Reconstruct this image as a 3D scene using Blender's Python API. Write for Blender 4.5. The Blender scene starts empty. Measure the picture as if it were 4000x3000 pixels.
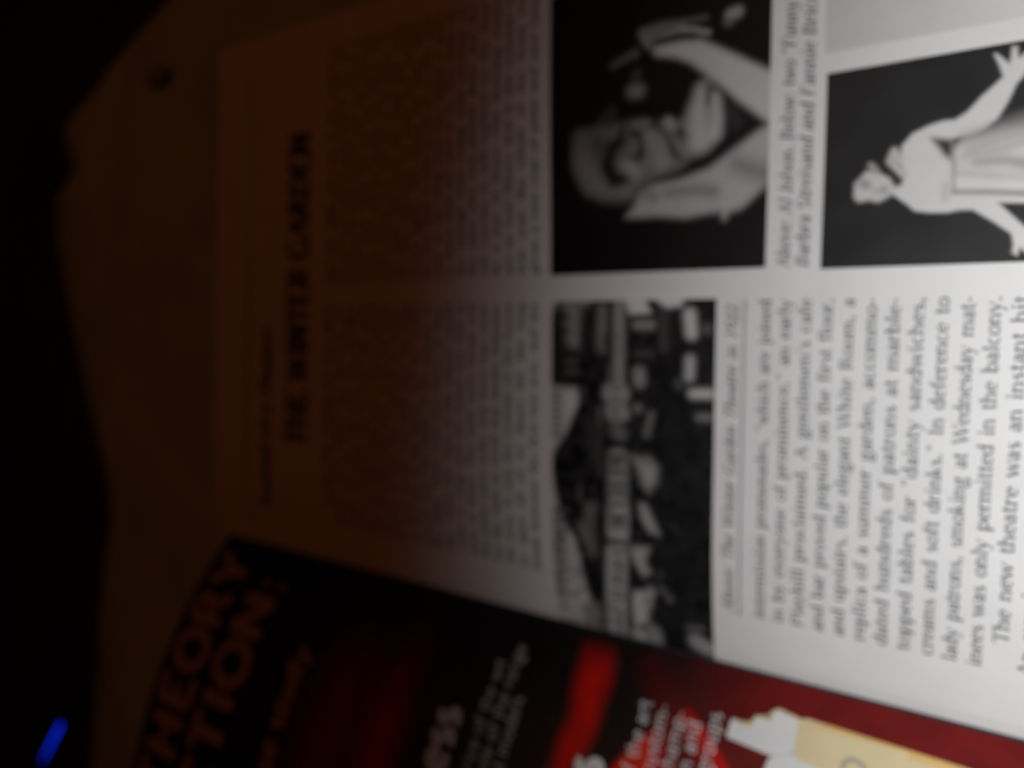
import bpy, math, random
from mathutils import Vector, Matrix, noise
random.seed(7)
# ------------------------------------------------------------------ units
U = 0.008                       # one layout unit of the magazine is 8 mm
D = bpy.data
scn = bpy.context.scene
COL = scn.collection

# ------------------------------------------------------------------ camera
CP = Vector((7.9697, -0.3384, 15.8698))
CR = ((-0.00462, -0.83057, -0.55689), (-0.99554, -0.04866, 0.08084), (-0.09424, 0.55478, -0.82664))
cam_d = D.cameras.new('camera')
cam = D.objects.new('camera', cam_d)
COL.objects.link(cam)
r, d, f = (Vector(v) for v in CR)
cam.matrix_world = Matrix.Translation(CP * U) @ Matrix(((r.x, -d.x, -f.x), (r.y, -d.y, -f.y), (r.z, -d.z, -f.z))).to_4x4()
cam_d.sensor_width = 36
cam_d.lens = 26.1
cam_d.clip_start = 0.005
cam_d.clip_end = 20
cam_d.dof.use_dof = True
cam_d.dof.focus_distance = 0.0748
cam_d.dof.aperture_fstop = 12.2
scn.camera = cam

# ------------------------------------------------------------------ world and lamps
W = D.worlds.new('World')
scn.world = W
W.use_nodes = True
W.node_tree.nodes['Background'].inputs[0].default_value = (1, .3, .1, 1)
W.node_tree.nodes['Background'].inputs[1].default_value = 0.001
scn.view_settings.view_transform = 'Standard'
scn.view_settings.look = 'None'
scn.view_settings.exposure = 0
scn.view_settings.gamma = 1
scn.view_settings.use_curve_mapping = False

def aim(o, loc, target):
    o.location = Vector(loc) * U
    o.rotation_euler = (Vector(target) - Vector(loc)).to_track_quat('-Z', 'Y').to_euler()
# small lamp held beside the camera, pointed past the foot of the page
L = D.lights.new('hand_lamp', 'SPOT')
L.energy = 1.66
L.color = (.985, .995, 1)
L.shadow_soft_size = 0.008
L.spot_size = math.radians(145.5)
L.spot_blend = 1.0
lo = D.objects.new('hand_lamp', L); COL.objects.link(lo)
aim(lo, (7.4, -3.2, 21.9), (4.2, -17.9, 0))
# dim warm lamp of the room, high up
A = D.lights.new('room_lamp', 'AREA')
A.energy = 0.125
A.color = (1, .25, .075)
A.size = 0.35
ao = D.objects.new('room_lamp', A); COL.objects.link(ao)
aim(ao, (35, 25, 75), (5, 18, 0))

# ------------------------------------------------------------------ object helpers
def tag(o, label=None, cat=None, group=None, kind=None):
    if label: o['label'] = label
    if cat: o['category'] = cat
    if group: o['group'] = group
    if kind: o['kind'] = kind
    return o
def mesh(name, vs, fs, mat, parent=None, smooth=False, cols=None):
    me = D.meshes.new(name)
    me.from_pydata([tuple(c * U for c in v) for v in vs], [], fs)
    me.update()
    if cols is not None:
        ca = me.color_attributes.new('ink', 'FLOAT_COLOR', 'POINT')
        ca.data.foreach_set('color', [x for c in cols for x in c])
    me.materials.append(mat)
    if smooth:
        me.polygons.foreach_set('use_smooth', [True] * len(me.polygons))
    o = D.objects.new(name, me)
    COL.objects.link(o)
    if parent: o.parent = parent
    return o
def material(name, col, rough=.6, spec=.3, noise_amt=0.0, scale=200, bump=0.0, bscale=900, vcol=False):
    m = D.materials.new(name); m.use_nodes = True
    nt = m.node_tree; b = nt.nodes['Principled BSDF']
    b.inputs['Base Color'].default_value = (*col, 1)
    b.inputs['Roughness'].default_value = rough
    b.inputs['Specular IOR Level'].default_value = spec
    tc = nt.nodes.new('ShaderNodeTexCoord')
    src = None
    if vcol:
        a = nt.nodes.new('ShaderNodeAttribute'); a.attribute_name = 'ink'
        src = a.outputs['Color']
        nt.links.new(src, b.inputs['Base Color'])
    if noise_amt:
        n = nt.nodes.new('ShaderNodeTexNoise'); n.inputs['Scale'].default_value = scale
        n.inputs['Detail'].default_value = 5
        nt.links.new(tc.outputs['Object'], n.inputs['Vector'])
        mr = nt.nodes.new('ShaderNodeMapRange')
        mr.inputs['From Min'].default_value = .3; mr.inputs['From Max'].default_value = .7
        mr.inputs['To Min'].default_value = 1 - noise_amt; mr.inputs['To Max'].default_value = 1 + noise_amt
        nt.links.new(n.outputs['Fac'], mr.inputs['Value'])
        vm = nt.nodes.new('ShaderNodeVectorMath'); vm.operation = 'SCALE'
        if src: nt.links.new(src, vm.inputs[0])
        else: vm.inputs[0].default_value = col
        nt.links.new(mr.outputs['Result'], vm.inputs['Scale'])
        nt.links.new(vm.outputs['Vector'], b.inputs['Base Color'])
    if bump:
        n2 = nt.nodes.new('ShaderNodeTexNoise'); n2.inputs['Scale'].default_value = bscale
        n2.inputs['Detail'].default_value = 4
        nt.links.new(tc.outputs['Object'], n2.inputs['Vector'])
        bp = nt.nodes.new('ShaderNodeBump'); bp.inputs['Strength'].default_value = bump
        bp.inputs['Distance'].default_value = 0.0004
        nt.links.new(n2.outputs['Fac'], bp.inputs['Height'])
        nt.links.new(bp.outputs['Normal'], b.inputs['Normal'])
    return m

M_paper = material('page_paper', (.775, .772, .762), .55, .3, .03, 120, .15, 700)
M_ink = material('black_ink', (.05, .055, .075), .5, .25)
M_inkline = material('grey_ink', (.32, .33, .36), .5, .25)
M_photo = material('printed_halftone', (.1, .1, .1), .5, .12, .03, 250, vcol=True)
M_adback = material('printed_ad_ground', (.05, .01, .01), .38, .3, .16, 160, .1, 500, vcol=True)
M_adwhite = material('printed_white', (.82, .82, .82), .4, .3, .03, 300)
M_adgrey = material('printed_grey', (.55, .52, .50), .4, .3, .03, 300)
M_adorange = material('printed_pale_orange', (.50, .36, .30), .4, .3, .04, 300)
M_red = material('printed_red', (.62, .01, .006), .4, .3, .05, 150)
M_gold = material('printed_gold', (.78, .66, .40), .4, .3, .05, 150)
M_goldedge = material('printed_gold_edge', (.80, .52, .2), .4, .3, .05, 150)
M_ring = material('printed_grey_gold', (.45, .42, .34), .4, .3)
M_purple = material('gutter_shade', (.035, .03, .04), .5, .3)
M_tan = material('tan_sheet', (.46, .58, .50), .8, .2, .18, 35, .5, 160)
M_stain = material('dark_stain', (.30, .34, .29), .8, .2, .2, 200)
M_floor = material('dark_floor', (.045, .034, .026), .7, .2, .3, 20)
M_edge = material('page_edges', (.62, .58, .52), .8, .2, .12, 900)
M_black = material('black_plastic', (.012, .012, .014), .35, .4)

# ------------------------------------------------------------------ page surfaces (layout units)
K = 0.382
def right_pt(X, Y, h=0.0):
    """article page: flat, dipping to the gutter at X = 0; the sheet was trimmed a little askew"""
    if Y > 9: Y = Y - .0065 * (X - 1) * (Y - 9)
    t = max(0.0, 4 - X) / 4
    z = -K * t * t
    if X < .04: z -= (0.04 - X) * .8
    # slight lift and ripple of the sheet, far from the spine
    z += .02 * math.sin(X * .9 + Y * .25) * min(1, max(0, X) / 3)
    return (X, Y, z + h)
_LS = [(0.0, -K - .08, .8167)]
_x, _z = 0.0, -K
_tab = [(_x, _z, .8167)]
_ds = .05
for _i in range(400):
    _s = (_i + .5) * _ds
    _a = .8167 - .0726 * _s - (.15 * (_s - 9) if _s > 9 else 0)
    _x -= math.cos(_a) * _ds; _z += math.sin(_a) * _ds
    _tab.append((_x, _z, _a))
def left_pt(s, Y, h=0.0):
    """advertisement page: rises steeply out of the gutter and arches over; s = distance from the gutter"""
    q = min(max(s / _ds, 0), 398.9); i = int(q); t = q - i
    a, b = _tab[i], _tab[i + 1]
    x = a[0] + (b[0] - a[0]) * t; z = a[1] + (b[1] - a[1]) * t; an = a[2] + (b[2] - a[2]) * t
    return (x + math.sin(an) * h, Y, z + math.cos(an) * h)
PW = 16.7
YB = -5.0

def grid(name, fn, x0, x1, y0, y1, nx, ny, h, mat, parent, colfn=None, smooth=True):
    vs, cs = [], []
    for j in range(ny + 1):
        for i in range(nx + 1):
            a = x0 + (x1 - x0) * i / nx; b = y0 + (y1 - y0) * j / ny
            vs.append(fn(a, b, h))
            if colfn: cs.append(colfn(a, b))
    fs = [(j * (nx + 1) + i, j * (nx + 1) + i + 1, (j + 1) * (nx + 1) + i + 1, (j + 1) * (nx + 1) + i) for j in range(ny) for i in range(nx)]
    return mesh(name, vs, fs, mat, parent, smooth, cs if colfn else None)
def sheet(name, fn, x0, x1, y0, y1, nx, ny, h0, h1, mat, parent, colfn=None):
    """closed slab between offsets h0 (top) and h1 (bottom)"""
    vs, cs = [], []
    for h in (h0, h1):
        for j in range(ny + 1):
            for i in range(nx + 1):
                a = x0 + (x1 - x0) * i / nx; b = y0 + (y1 - y0) * j / ny
                vs.append(fn(a, b, h))
                if colfn: cs.append(colfn(a, b))
    n = (nx + 1) * (ny + 1); fs = []
    I = lambda i, j, k: k * n + j * (nx + 1) + i
    for j in range(ny):
        for i in range(nx):
            fs.append((I(i, j, 0), I(i + 1, j, 0), I(i + 1, j + 1, 0), I(i, j + 1, 0)))
            fs.append((I(i, j, 1), I(i, j + 1, 1), I(i + 1, j + 1, 1), I(i + 1, j, 1)))
    for i in range(nx):
        fs.append((I(i, 0, 0), I(i, 0, 1), I(i + 1, 0, 1), I(i + 1, 0, 0)))
        fs.append((I(i, ny, 0), I(i + 1, ny, 0), I(i + 1, ny, 1), I(i, ny, 1)))
    for j in range(ny):
        fs.append((I(0, j, 0), I(0, j + 1, 0), I(0, j + 1, 1), I(0, j, 1)))
        fs.append((I(nx, j, 0), I(nx, j, 1), I(nx, j + 1, 1), I(nx, j + 1, 0)))
    return mesh(name, vs, fs, mat, parent, False, cs if colfn else None)

# ------------------------------------------------------------------ a small stroke-drawn typeface
def glyphs(T, t, serif):
    """each glyph: (advance, strokes); a stroke is a list of (x, y, width)"""
    XH, CH, AS, DS = .45, .66, .70, -.22
    def v(x, y0, y1, lo='', hi=''):
        o = [[(x, y0, T), (x, y1, T)]]
        if serif:
            for y, k in ((y0 + t / 2, lo), (y1 - t / 2, hi)):
                if k == 'b': o.append([(x - .085, y, t), (x + .085, y, t)])
                if k == 'l': o.append([(x - .09, y - .02, t), (x, y, t * 1.3)])
                if k == 'r': o.append([(x, y, t), (x + .085, y, t)])
        return o
    def l(x0, y0, x1, y1, w=None):
        w = T if w is None else w
        return [[(x0, y0, w), (x1, y1, w)]]
    def a(cx, cy, rx, ry, a0=0, a1=360, k=1.0):
        n = max(5, int(abs(a1 - a0) / 26)); o = []
        for i in range(n + 1):
            g = math.radians(a0 + (a1 - a0) * i / n)
            o.append((cx + rx * math.cos(g), cy + ry * math.sin(g), t + (T - t) * abs(math.cos(g)) ** 1.3 * k))
        return [o]
    def h(x0, x1, y, w=None): return [[(x0, y, w or t), (x1, y, w or t)]]
    def arch(x0, x1): return a((x0 + x1) / 2, .27, (x1 - x0) / 2, .16, 0, 180) + v(x1, 0, .28, 'b')
    G = {}
    G[' '] = (.26, [])
    G['a'] = (.44, a(.2, .13, .13, .12) + v(.32, .0, .32, 'r') + a(.21, .32, .11, .11, 0, 165))
    G['b'] = (.50, v(.1, 0, AS, '', 'l') + a(.27, .22, .16, .21))
    G['c'] = (.43, a(.24, .22, .17, .21, 45, 315))
    G['d'] = (.50, v(.38, 0, AS, 'r', 'l') + a(.22, .22, .16, .21))
    G['e'] = (.44, a(.23, .22, .17, .21, 5, 315) + h(.08, .39, .25))
    G['f'] = (.32, v(.14, 0, .55, 'b') + a(.25, .55, .11, .12, 50, 180) + h(.03, .29, .43))
    G['g'] = (.47, a(.22, .28, .13, .15) + a(.23, -.09, .18, .11) + h(.3, .44, .42, t * 1.6) + l(.13, .13, .12, .02, t))
    G['h'] = (.51, v(.1, 0, AS, 'b', 'l') + arch(.1, .39))
    G['i'] = (.27, v(.13, 0, XH, 'b', 'l') + h(.075, .185, .62, T))
    G['j'] = (.27, v(.15, -.12, XH, '', 'l') + a(.06, -.12, .09, .09, 270, 360) + h(.09, .2, .62, T))
    G['k'] = (.50, v(.1, 0, AS, 'b', 'l') + l(.12, .2, .38, .43, t) + l(.2, .26, .43, .02))
    G['l'] = (.27, v(.13, 0, AS, 'b', 'l'))
    G['m'] = (.78, v(.1, 0, XH, 'b', 'l') + arch(.1, .38) + arch(.38, .66))
    G['n'] = (.51, v(.1, 0, XH, 'b', 'l') + arch(.1, .39))
    G['o'] = (.48, a(.24, .22, .18, .21))
    G['p'] = (.50, v(.1, DS, XH, 'b', 'l') + a(.27, .22, .16, .21))
    G['q'] = (.50, v(.38, DS, XH, 'b') + a(.22, .22, .16, .21))
    G['r'] = (.36, v(.1, 0, XH, 'b', 'l') + a(.23, .29, .12, .14, 50, 175) + h(.27, .34, .38, T * .9))
    G['s'] = (.38, a(.19, .33, .11, .1, 40, 250, .6) + a(.19, .12, .12, .11, -140, 80, .8) + l(.13, .27, .26, .18))
    G['t'] = (.31, v(.13, .06, .58) + a(.22, .08, .09, .07, 180, 320) + h(.02, .28, .43))
    G['u'] = (.51, v(.1, .17, XH, '', 'l') + a(.24, .17, .14, .16, 180, 360) + v(.38, 0, XH, 'r', 'l'))
    G['v'] = (.48, l(.06, .44, .25, .0) + l(.25, 0, .42, .44, t) + (h(.0, .15, .44) + h(.35, .48, .44) if serif else []))
    G['w'] = (.70, l(.06, .44, .22, .0) + l(.22, 0, .36, .44, t) + l(.36, .44, .5, 0) + l(.5, 0, .65, .44, t) + (h(0, .15, .44) + h(.57, .7, .44) if serif else []))
    G['x'] = (.48, l(.06, .43, .42, .01) + l(.06, .01, .4, .43, t) + (h(0, .14, .44) + h(.34, .47, .44) + h(0, .14, .01) + h(.34, .48, .01) if serif else []))
    G['y'] = (.48, l(.06, .44, .26, .02) + l(.42, .44, .18, -.18, t) + l(.18, -.18, .08, -.2, T * .9) + (h(0, .15, .44) + h(.35, .48, .44) if serif else []))
    G['z'] = (.43, h(.06, .38, .43) + l(.36, .42, .08, .02) + h(.06, .39, .02))
    G['A'] = (.68, l(.32, CH, .57, 0) + l(.32, CH, .09, 0, t) + h(.17, .46, .22) + (h(.0, .18, .015) + h(.46, .67, .015) if serif else []))
    G['B'] = (.62, v(.15, 0, CH, 'b', 'b') + a(.3, .5, .17, .155, -90, 90) + a(.3, .18, .21, .17, -90, 90) + h(.15, .3, .64) + h(.15, .3, .34) + h(.15, .3, .015))
    G['C'] = (.64, a(.34, .33, .27, .32, 42, 318) + (l(.56, .62, .56, .46, t) if serif else []))
    G['D'] = (.70, v(.15, 0, CH, 'b', 'b') + a(.3, .33, .3, .315, -90, 90) + h(.15, .3, .645) + h(.15, .3, .015))
    G['E'] = (.60, v(.15, 0, CH, 'b', 'b') + h(.15, .53, .64) + h(.15, .42, .34) + h(.15, .55, .02) + (l(.53, .64, .53, .52, t) + l(.55, .02, .55, .16, t) if serif else []))
    G['F'] = (.56, v(.15, 0, CH, 'b', 'b') + h(.15, .5, .64) + h(.15, .4, .34) + (l(.5, .64, .5, .5, t) if serif else []))
    G['G'] = (.70, a(.34, .33, .27, .32, 42, 318) + v(.56, .05, .3, '', 'b'))
    G['H'] = (.72, v(.15, 0, CH, 'b', 'b') + v(.57, 0, CH, 'b', 'b') + h(.15, .57, .34))
    G['I'] = (.32, v(.16, 0, CH, 'b', 'b'))
    G['J'] = (.38, v(.24, .1, CH, '', 'b') + a(.13, .1, .11, .11, 200, 360))
    G['K'] = (.70, v(.15, 0, CH, 'b', 'b') + l(.17, .28, .55, .64, t) + l(.28, .38, .6, .01))
    G['L'] = (.58, v(.15, 0, CH, 'b', 'b') + h(.15, .52, .02) + (l(.53, .02, .53, .18, t) if serif else []))
    G['M'] = (.86, v(.13, 0, CH, 'b', 'b') + l(.13, CH, .42, .04) + l(.42, .04, .7, CH, t) + v(.71, 0, CH, 'b', 'b'))
    G['N'] = (.72, v(.13, 0, CH, 'b', 'b') + l(.13, CH, .58, .02) + v(.58, 0, CH, '', 'b'))
    G['O'] = (.70, a(.35, .33, .28, .32))
    G['P'] = (.58, v(.15, 0, CH, 'b', 'b') + a(.3, .48, .19, .17, -90, 90) + h(.15, .3, .645) + h(.15, .3, .31))
    G['R'] = (.66, v(.15, 0, CH, 'b', 'b') + a(.3, .49, .19, .16, -90, 90) + h(.15, .3, .645) + h(.15, .3, .33) + l(.33, .33, .58, .01))
    G['S'] = (.54, a(.27, .49, .17, .15, 30, 250, .7) + a(.27, .17, .19, .16, -150, 80, .9) + l(.18, .39, .37, .28))
    G['T'] = (.60, v(.3, 0, CH, 'b') + h(.04, .56, .64) + (l(.04, .65, .04, .5, t) + l(.56, .65, .56, .5, t) if serif else []))
    G['U'] = (.72, v(.15, .25, CH, '', 'b') + a(.35, .25, .2, .24, 180, 360) + v(.55, .25, CH, '', 'b'))
    G['W'] = (.92, l(.07, CH, .28, .0) + l(.28, 0, .46, CH, t) + l(.46, CH, .66, 0) + l(.66, 0, .86, CH, t) + (h(0, .17, .65) + h(.77, .94, .65) if serif else []))
    G['Y'] = (.66, l(.07, CH, .33, .3) + l(.33, .3, .58, CH, t) + v(.33, 0, .32, 'b') + (h(0, .17, .65) + h(.5, .66, .65) if serif else []))
    G['1'] = (.48, v(.24, 0, CH, 'b') + l(.24, .64, .12, .55, t))
    G['2'] = (.48, a(.23, .48, .15, .17, -30, 160) + l(.36, .4, .08, .04, t * 1.5) + h(.07, .42, .03, T * .9))
    G['9'] = (.48, a(.24, .46, .16, .19) + l(.4, .44, .2, .0, T * .8))
    G['0'] = (.48, a(.24, .33, .17, .32))
    G['.'] = (.24, h(.06, .17, .05, .11)); G[','] = (.24, h(.06, .17, .05, .11) + l(.15, .04, .09, -.12, t))
    G[':'] = (.27, h(.08, .19, .05, .11) + h(.08, .19, .38, .11)); G['-'] = (.32, h(.05, .27, .22, T * .7))
    G['"'] = (.40, l(.12, .68, .12, .5, T * .7) + l(.27, .68, .27, .5, T * .7)); G["'"] = (.2, l(.1, .68, .1, .5, T * .7))
    return G
SERIF = glyphs(.105, .045, True)
ITAL = glyphs(.10, .05, True)
HEADF = glyphs(.18, .09, True)
SANS = glyphs(.07, .065, False)
SANSB = glyphs(.175, .155, False)

class Ink:
    def __init__(self, fn, h): self.fn, self.h, self.vs, self.fs = fn, h, [], []
    def stroke(self, pts):
        n = len(pts); base = len(self.vs)
        for i, (x, y, w) in enumerate(pts):
            p = pts[max(0, i - 1)]; q = pts[min(n - 1, i + 1)]
            dx, dy = q[0] - p[0], q[1] - p[1]; m = math.hypot(dx, dy) or 1
            nx, ny = -dy / m * w / 2, dx / m * w / 2
            self.vs.append(self.fn(x + nx, y + ny, self.h)); self.vs.append(self.fn(x - nx, y - ny, self.h))
        for i in range(n - 1):
            b = base + 2 * i
            self.fs.append((b, b + 2, b + 3, b + 1))
    def width(self, font, s, size, track=0): return sum(font.get(c, font['n'])[0] + track for c in s) * size
    def text(self, font, s, x, y, size, just=None, slant=0, end=None, sy=1, mirror=1, cap=1.3):
        """a line of type from (x, y); just = justify to this measure; end = scale to end there"""
        w = self.width(font, s, size); extra = 0; sx = size
        if just and s.count(' '):      # letters take up most of the slack, the word spaces the rest
            n = s.count(' '); sx = size * max(.94, min(cap, (just - n * .12 * size) / w))
            extra = (just - w * sx / size) / n
        if end is not None: sx = size * (end - x) / w
        for c in s:
            adv, st = font.get(c, font['n'])
            for k in st:
                self.stroke([(x + (px + slant * py) * sx * mirror, y + py * size * sy, pw * (sx + size) / 2) for px, py, pw in k])
            x += (adv * sx + (extra if c == ' ' else 0)) * mirror
    def build(self, name, mat, parent):
        return mesh(name, self.vs, self.fs, mat, parent)

# printed pictures and outlines, measured in page units
PH1 = [
  ('p', [(12.15, 8.52), (12.27, 8.37), (12.24, 8.0), (12.36, 7.7), (12.26, 7.41), (12.27, 7.12), (12.26, 6.69), (12.11, 6.5), (12.21, 6.2), (12.03, 5.95), (12.2, 5.77), (12.49, 5.6), (12.8, 5.42), (13.0, 5.3), (12.97, 5.15), (12.69, 5.07), (12.39, 4.96), (11.8, 4.96), (11.49, 5.17), (11.24, 5.73), (11.06, 6.13), (10.93, 6.54), (10.8, 6.79), (10.71, 6.93), (10.85, 6.99), (10.63, 7.13), (10.65, 7.39), (10.65, 7.81), (10.8, 8.14), (11.03, 8.33), (11.42, 8.49), (11.84, 8.55)], 0.18, 0.18),
  ('c', [(11.53, 8.24), (11.02, 7.99), (10.82, 7.54), (10.78, 7.1)], 0.22, 0.18, 0.25, 0.3),
  ('c', [(11.34, 6.6), (11.32, 6.0)], 0.2, 0.14, 0.24, 0.3),
  ('c', [(12.01, 7.23), (11.76, 7.52), (11.38, 7.63), (11.02, 7.45), (11.09, 7.1)], 0.19, 0.15, 0.008, 0.16),
  ('c', [(12.54, 7.52), (12.4, 7.64)], 0.13, 0.16, 0.05, 0.15),
  ('c', [(12.02, 6.94), (11.87, 6.74), (11.59, 6.77), (11.47, 6.85)], 0.07, 0.09, 0.02, 0.12),
  ('c', [(11.48, 7.02), (11.46, 7.08)], 0.08, 0.08, 0.02, 0.1),
  ('c', [(12.04, 6.36), (11.77, 6.16), (11.45, 6.0), (11.33, 5.84)], 0.05, 0.06, 0.03, 0.1),
  ('c', [(11.89, 5.82), (11.73, 5.66)], 0.1, 0.1, 0.02, 0.12),
  ('c', [(11.96, 7.88), (11.74, 7.82)], 0.14, 0.14, 0.07, 0.3),
  ('c', [(12.21, 6.94), (12.2, 6.61)], 0.05, 0.05, 0.24, 0.1),
  ('c', [(12.09, 6.54), (12.04, 6.4)], 0.05, 0.04, 0.04, 0.09),
  ('c', [(11.83, 7.01), (11.64, 6.97)], 0.05, 0.05, 0.2, 0.1),
  ('c', [(11.9, 6.58), (11.59, 6.38), (11.31, 6.29)], 0.11, 0.15, 0.32, 0.16),
  ('c', [(11.66, 5.9), (11.39, 5.76)], 0.06, 0.08, 0.22, 0.12),
  ('c', [(12.15, 7.11), (11.97, 7.17)], 0.05, 0.05, 0.16, 0.1),
  ('c', [(12.01, 7.46), (12.16, 7.4)], 0.07, 0.05, 0.17, 0.12),
  ('c', [(12.09, 5.8), (11.97, 5.66)], 0.07, 0.07, 0.22, 0.12),
  ('c', [(12.15, 6.14), (12.07, 6.04)], 0.1, 0.09, 0.36, 0.1),
  ('c', [(11.78, 6.46), (11.67, 6.38)], 0.16, 0.16, 0.27, 0.25),
  ('c', [(11.32, 7.11), (11.12, 6.93)], 0.14, 0.12, 0.4, 0.18),
  ('c', [(12.7, 5.4), (12.3, 5.46), (11.69, 5.43)], 0.11, 0.27, 0.5, 0.2),
  ('c', [(12.49, 5.11), (12.12, 5.06), (11.77, 5.12)], 0.1, 0.16, 0.5, 0.15),
  ('c', [(12.72, 5.24), (12.39, 5.25)], 0.05, 0.03, 0.06, 0.1),
  ('c', [(14.19, 6.8), (14.24, 6.31), (14.2, 5.91), (14.17, 5.32)], 0.06, 0.03, 0.17, 0.1),
  ('c', [(14.13, 6.8), (14.16, 6.31), (14.11, 5.83)], 0.055, 0.04, 0.24, 0.07),
  ('c', [(14.0, 6.69), (14.03, 6.31), (14.05, 5.96), (14.0, 5.63), (13.85, 5.27)], 0.06, 0.055, 0.36, 0.07),
  ('c', [(14.02, 6.61), (14.08, 6.23), (14.1, 5.99)], 0.02, 0.015, 0.05, 0.05),
  ('c', [(14.01, 6.72), (13.84, 6.58)], 0.08, 0.08, 0.25, 0.1),
  ('c', [(13.59, 7.48), (13.68, 7.19), (13.75, 6.93)], 0.05, 0.07, 0.16, 0.12),
  ('c', [(13.3, 6.9), (13.25, 6.9)], 0.08, 0.08, 0.08, 0.14),
  ('c', [(12.94, 6.98), (12.92, 6.85)], 0.13, 0.13, 0.26, 0.16),
  ('c', [(14.12, 4.8), (14.14, 4.66)], 0.11, 0.11, 0.34, 0.1),
  ('c', [(13.97, 4.88), (13.96, 4.8)], 0.06, 0.06, 0.16, 0.1),
  ('c', [(12.19, 4.74), (11.92, 4.66)], 0.1, 0.1, 0.045, 0.2),
  ('c', [(13.7, 6.38), (13.63, 5.9), (13.51, 5.51), (13.06, 4.88), (12.67, 4.39), (12.26, 3.8)], 0.1, 0.44, 0.56, 0.12),
  ('p', [(10.7, 6.76), (10.83, 6.53), (10.89, 5.86), (11.06, 5.21), (11.36, 4.72), (11.66, 4.25), (11.89, 3.79), (10.81, 3.76), (10.63, 3.96), (10.35, 4.26), (10.16, 4.49), (10.1, 4.74), (9.94, 4.86), (10.13, 4.96), (10.1, 5.32), (10.05, 5.71), (10.14, 6.39), (10.14, 6.81), (10.16, 7.14), (10.43, 6.92), (10.6, 6.84)], 0.45, 0.12),
  ('c', [(11.06, 4.59), (10.81, 3.99)], 0.14, 0.2, 0.24, 0.25),
  ('c', [(10.62, 6.12), (10.63, 5.46), (10.55, 5.1)], 0.06, 0.09, 0.2, 0.2),
  ('c', [(10.63, 6.59), (10.57, 6.47)], 0.08, 0.08, 0.22, 0.2),
]
PH2 = [
  ('p', [(10.21, 1.46), (10.54, 1.44), (10.76, 1.54), (11.06, 1.52), (11.26, 1.35), (11.37, 1.08), (11.42, 0.86), (11.41, 0.68), (11.53, 0.49), (11.76, 0.29), (11.91, 0.12), (12.04, -0.01), (12.23, 0.05), (12.44, 0.14), (12.46, 0.11), (12.24, -0.1), (12.52, -0.12), (12.52, -0.19), (12.31, -0.22), (12.44, -0.37), (12.39, -0.42), (12.02, -0.32), (11.89, -0.21), (11.62, -0.11), (11.34, 0.04), (11.19, 0.21), (11.11, 0.38), (11.1, 0.63), (11.07, 0.7), (10.13, 0.66)], 0.66, 0.035),
  ('p', [(10.89, 0.71), (11.09, 0.52), (11.18, 0.0), (11.23, -0.49), (10.02, -0.55), (10.13, 0.67)], 0.6, 0.08),
  ('c', [(11.05, 0.52), (11.16, 0.0), (11.23, -0.49)], 0.05, 0.14, 0.25, 0.2),
  ('p', [(10.48, 1.47), (10.27, -0.54), (9.83, -0.56), (9.88, -0.04), (9.56, -0.33), (9.29, -0.59), (8.85, -0.61), (9.02, -0.46), (9.08, -0.4), (8.94, -0.36), (8.99, -0.29), (9.15, -0.3), (9.33, -0.26), (9.55, 0.01), (9.79, 0.34), (9.8, 0.55), (9.77, 0.73), (9.79, 1.01), (9.84, 1.26), (9.97, 1.39), (10.17, 1.63), (10.33, 1.6)], 0.66, 0.035),
  ('p', [(11.14, 1.05), (11.07, 0.7), (10.89, 0.69), (10.71, 0.72), (10.81, 0.83)], 0.04, 0.08),
  ('c', [(10.75, 0.5), (10.8, -0.02), (10.91, -0.43)], 0.03, 0.06, 0.42, 0.12),
  ('c', [(10.86, 0.42), (10.96, -0.01), (11.06, -0.42)], 0.03, 0.05, 0.4, 0.12),
  ('c', [(10.62, 0.32), (10.61, -0.11), (10.5, -0.45)], 0.05, 0.09, 0.36, 0.1),
  ('c', [(10.7, 0.67), (10.13, 0.65)], 0.035, 0.03, 0.38, 0.05),
  ('c', [(10.45, 0.58), (10.26, -0.46)], 0.04, 0.06, 0.5, 0.1),
  ('c', [(10.13, 0.64), (10.08, 0.12), (9.99, -0.56)], 0.04, 0.05, 0.28, 0.06),
  ('c', [(10.25, 0.77), (10.02, 0.78)], 0.05, 0.05, 0.5, 0.1),
  ('p', [(10.46, 2.29), (10.66, 2.11), (10.61, 1.91), (10.46, 1.65), (10.23, 1.5), (10.32, 1.54), (10.19, 1.63), (10.12, 1.75), (10.05, 1.89), (10.11, 2.05), (10.08, 2.23), (10.18, 2.32), (10.46, 2.31)], 0.6, 0.05),
  ('c', [(10.76, 2.04), (10.64, 1.95)], 0.05, 0.06, 0.4, 0.06),
  ('c', [(10.8, 1.7), (10.97, 1.64), (10.77, 1.56)], 0.07, 0.07, 0.55, 0.06),
  ('c', [(10.69, 1.64), (10.55, 1.51)], 0.06, 0.08, 0.6, 0.06),
  ('c', [(10.61, 1.69), (10.41, 1.57)], 0.05, 0.09, 0.04, 0.05),
  ('c', [(10.42, 2.16), (10.39, 2.1)], 0.06, 0.06, 0.28, 0.09),
  ('c', [(10.28, 1.8), (10.26, 1.78)], 0.06, 0.05, 0.3, 0.08),
  ('c', [(10.27, 1.94), (10.25, 1.9)], 0.04, 0.04, 0.42, 0.08),
  ('c', [(10.44, 2.14), (10.4, 2.1)], 0.05, 0.04, 0.35, 0.08),
]
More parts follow.
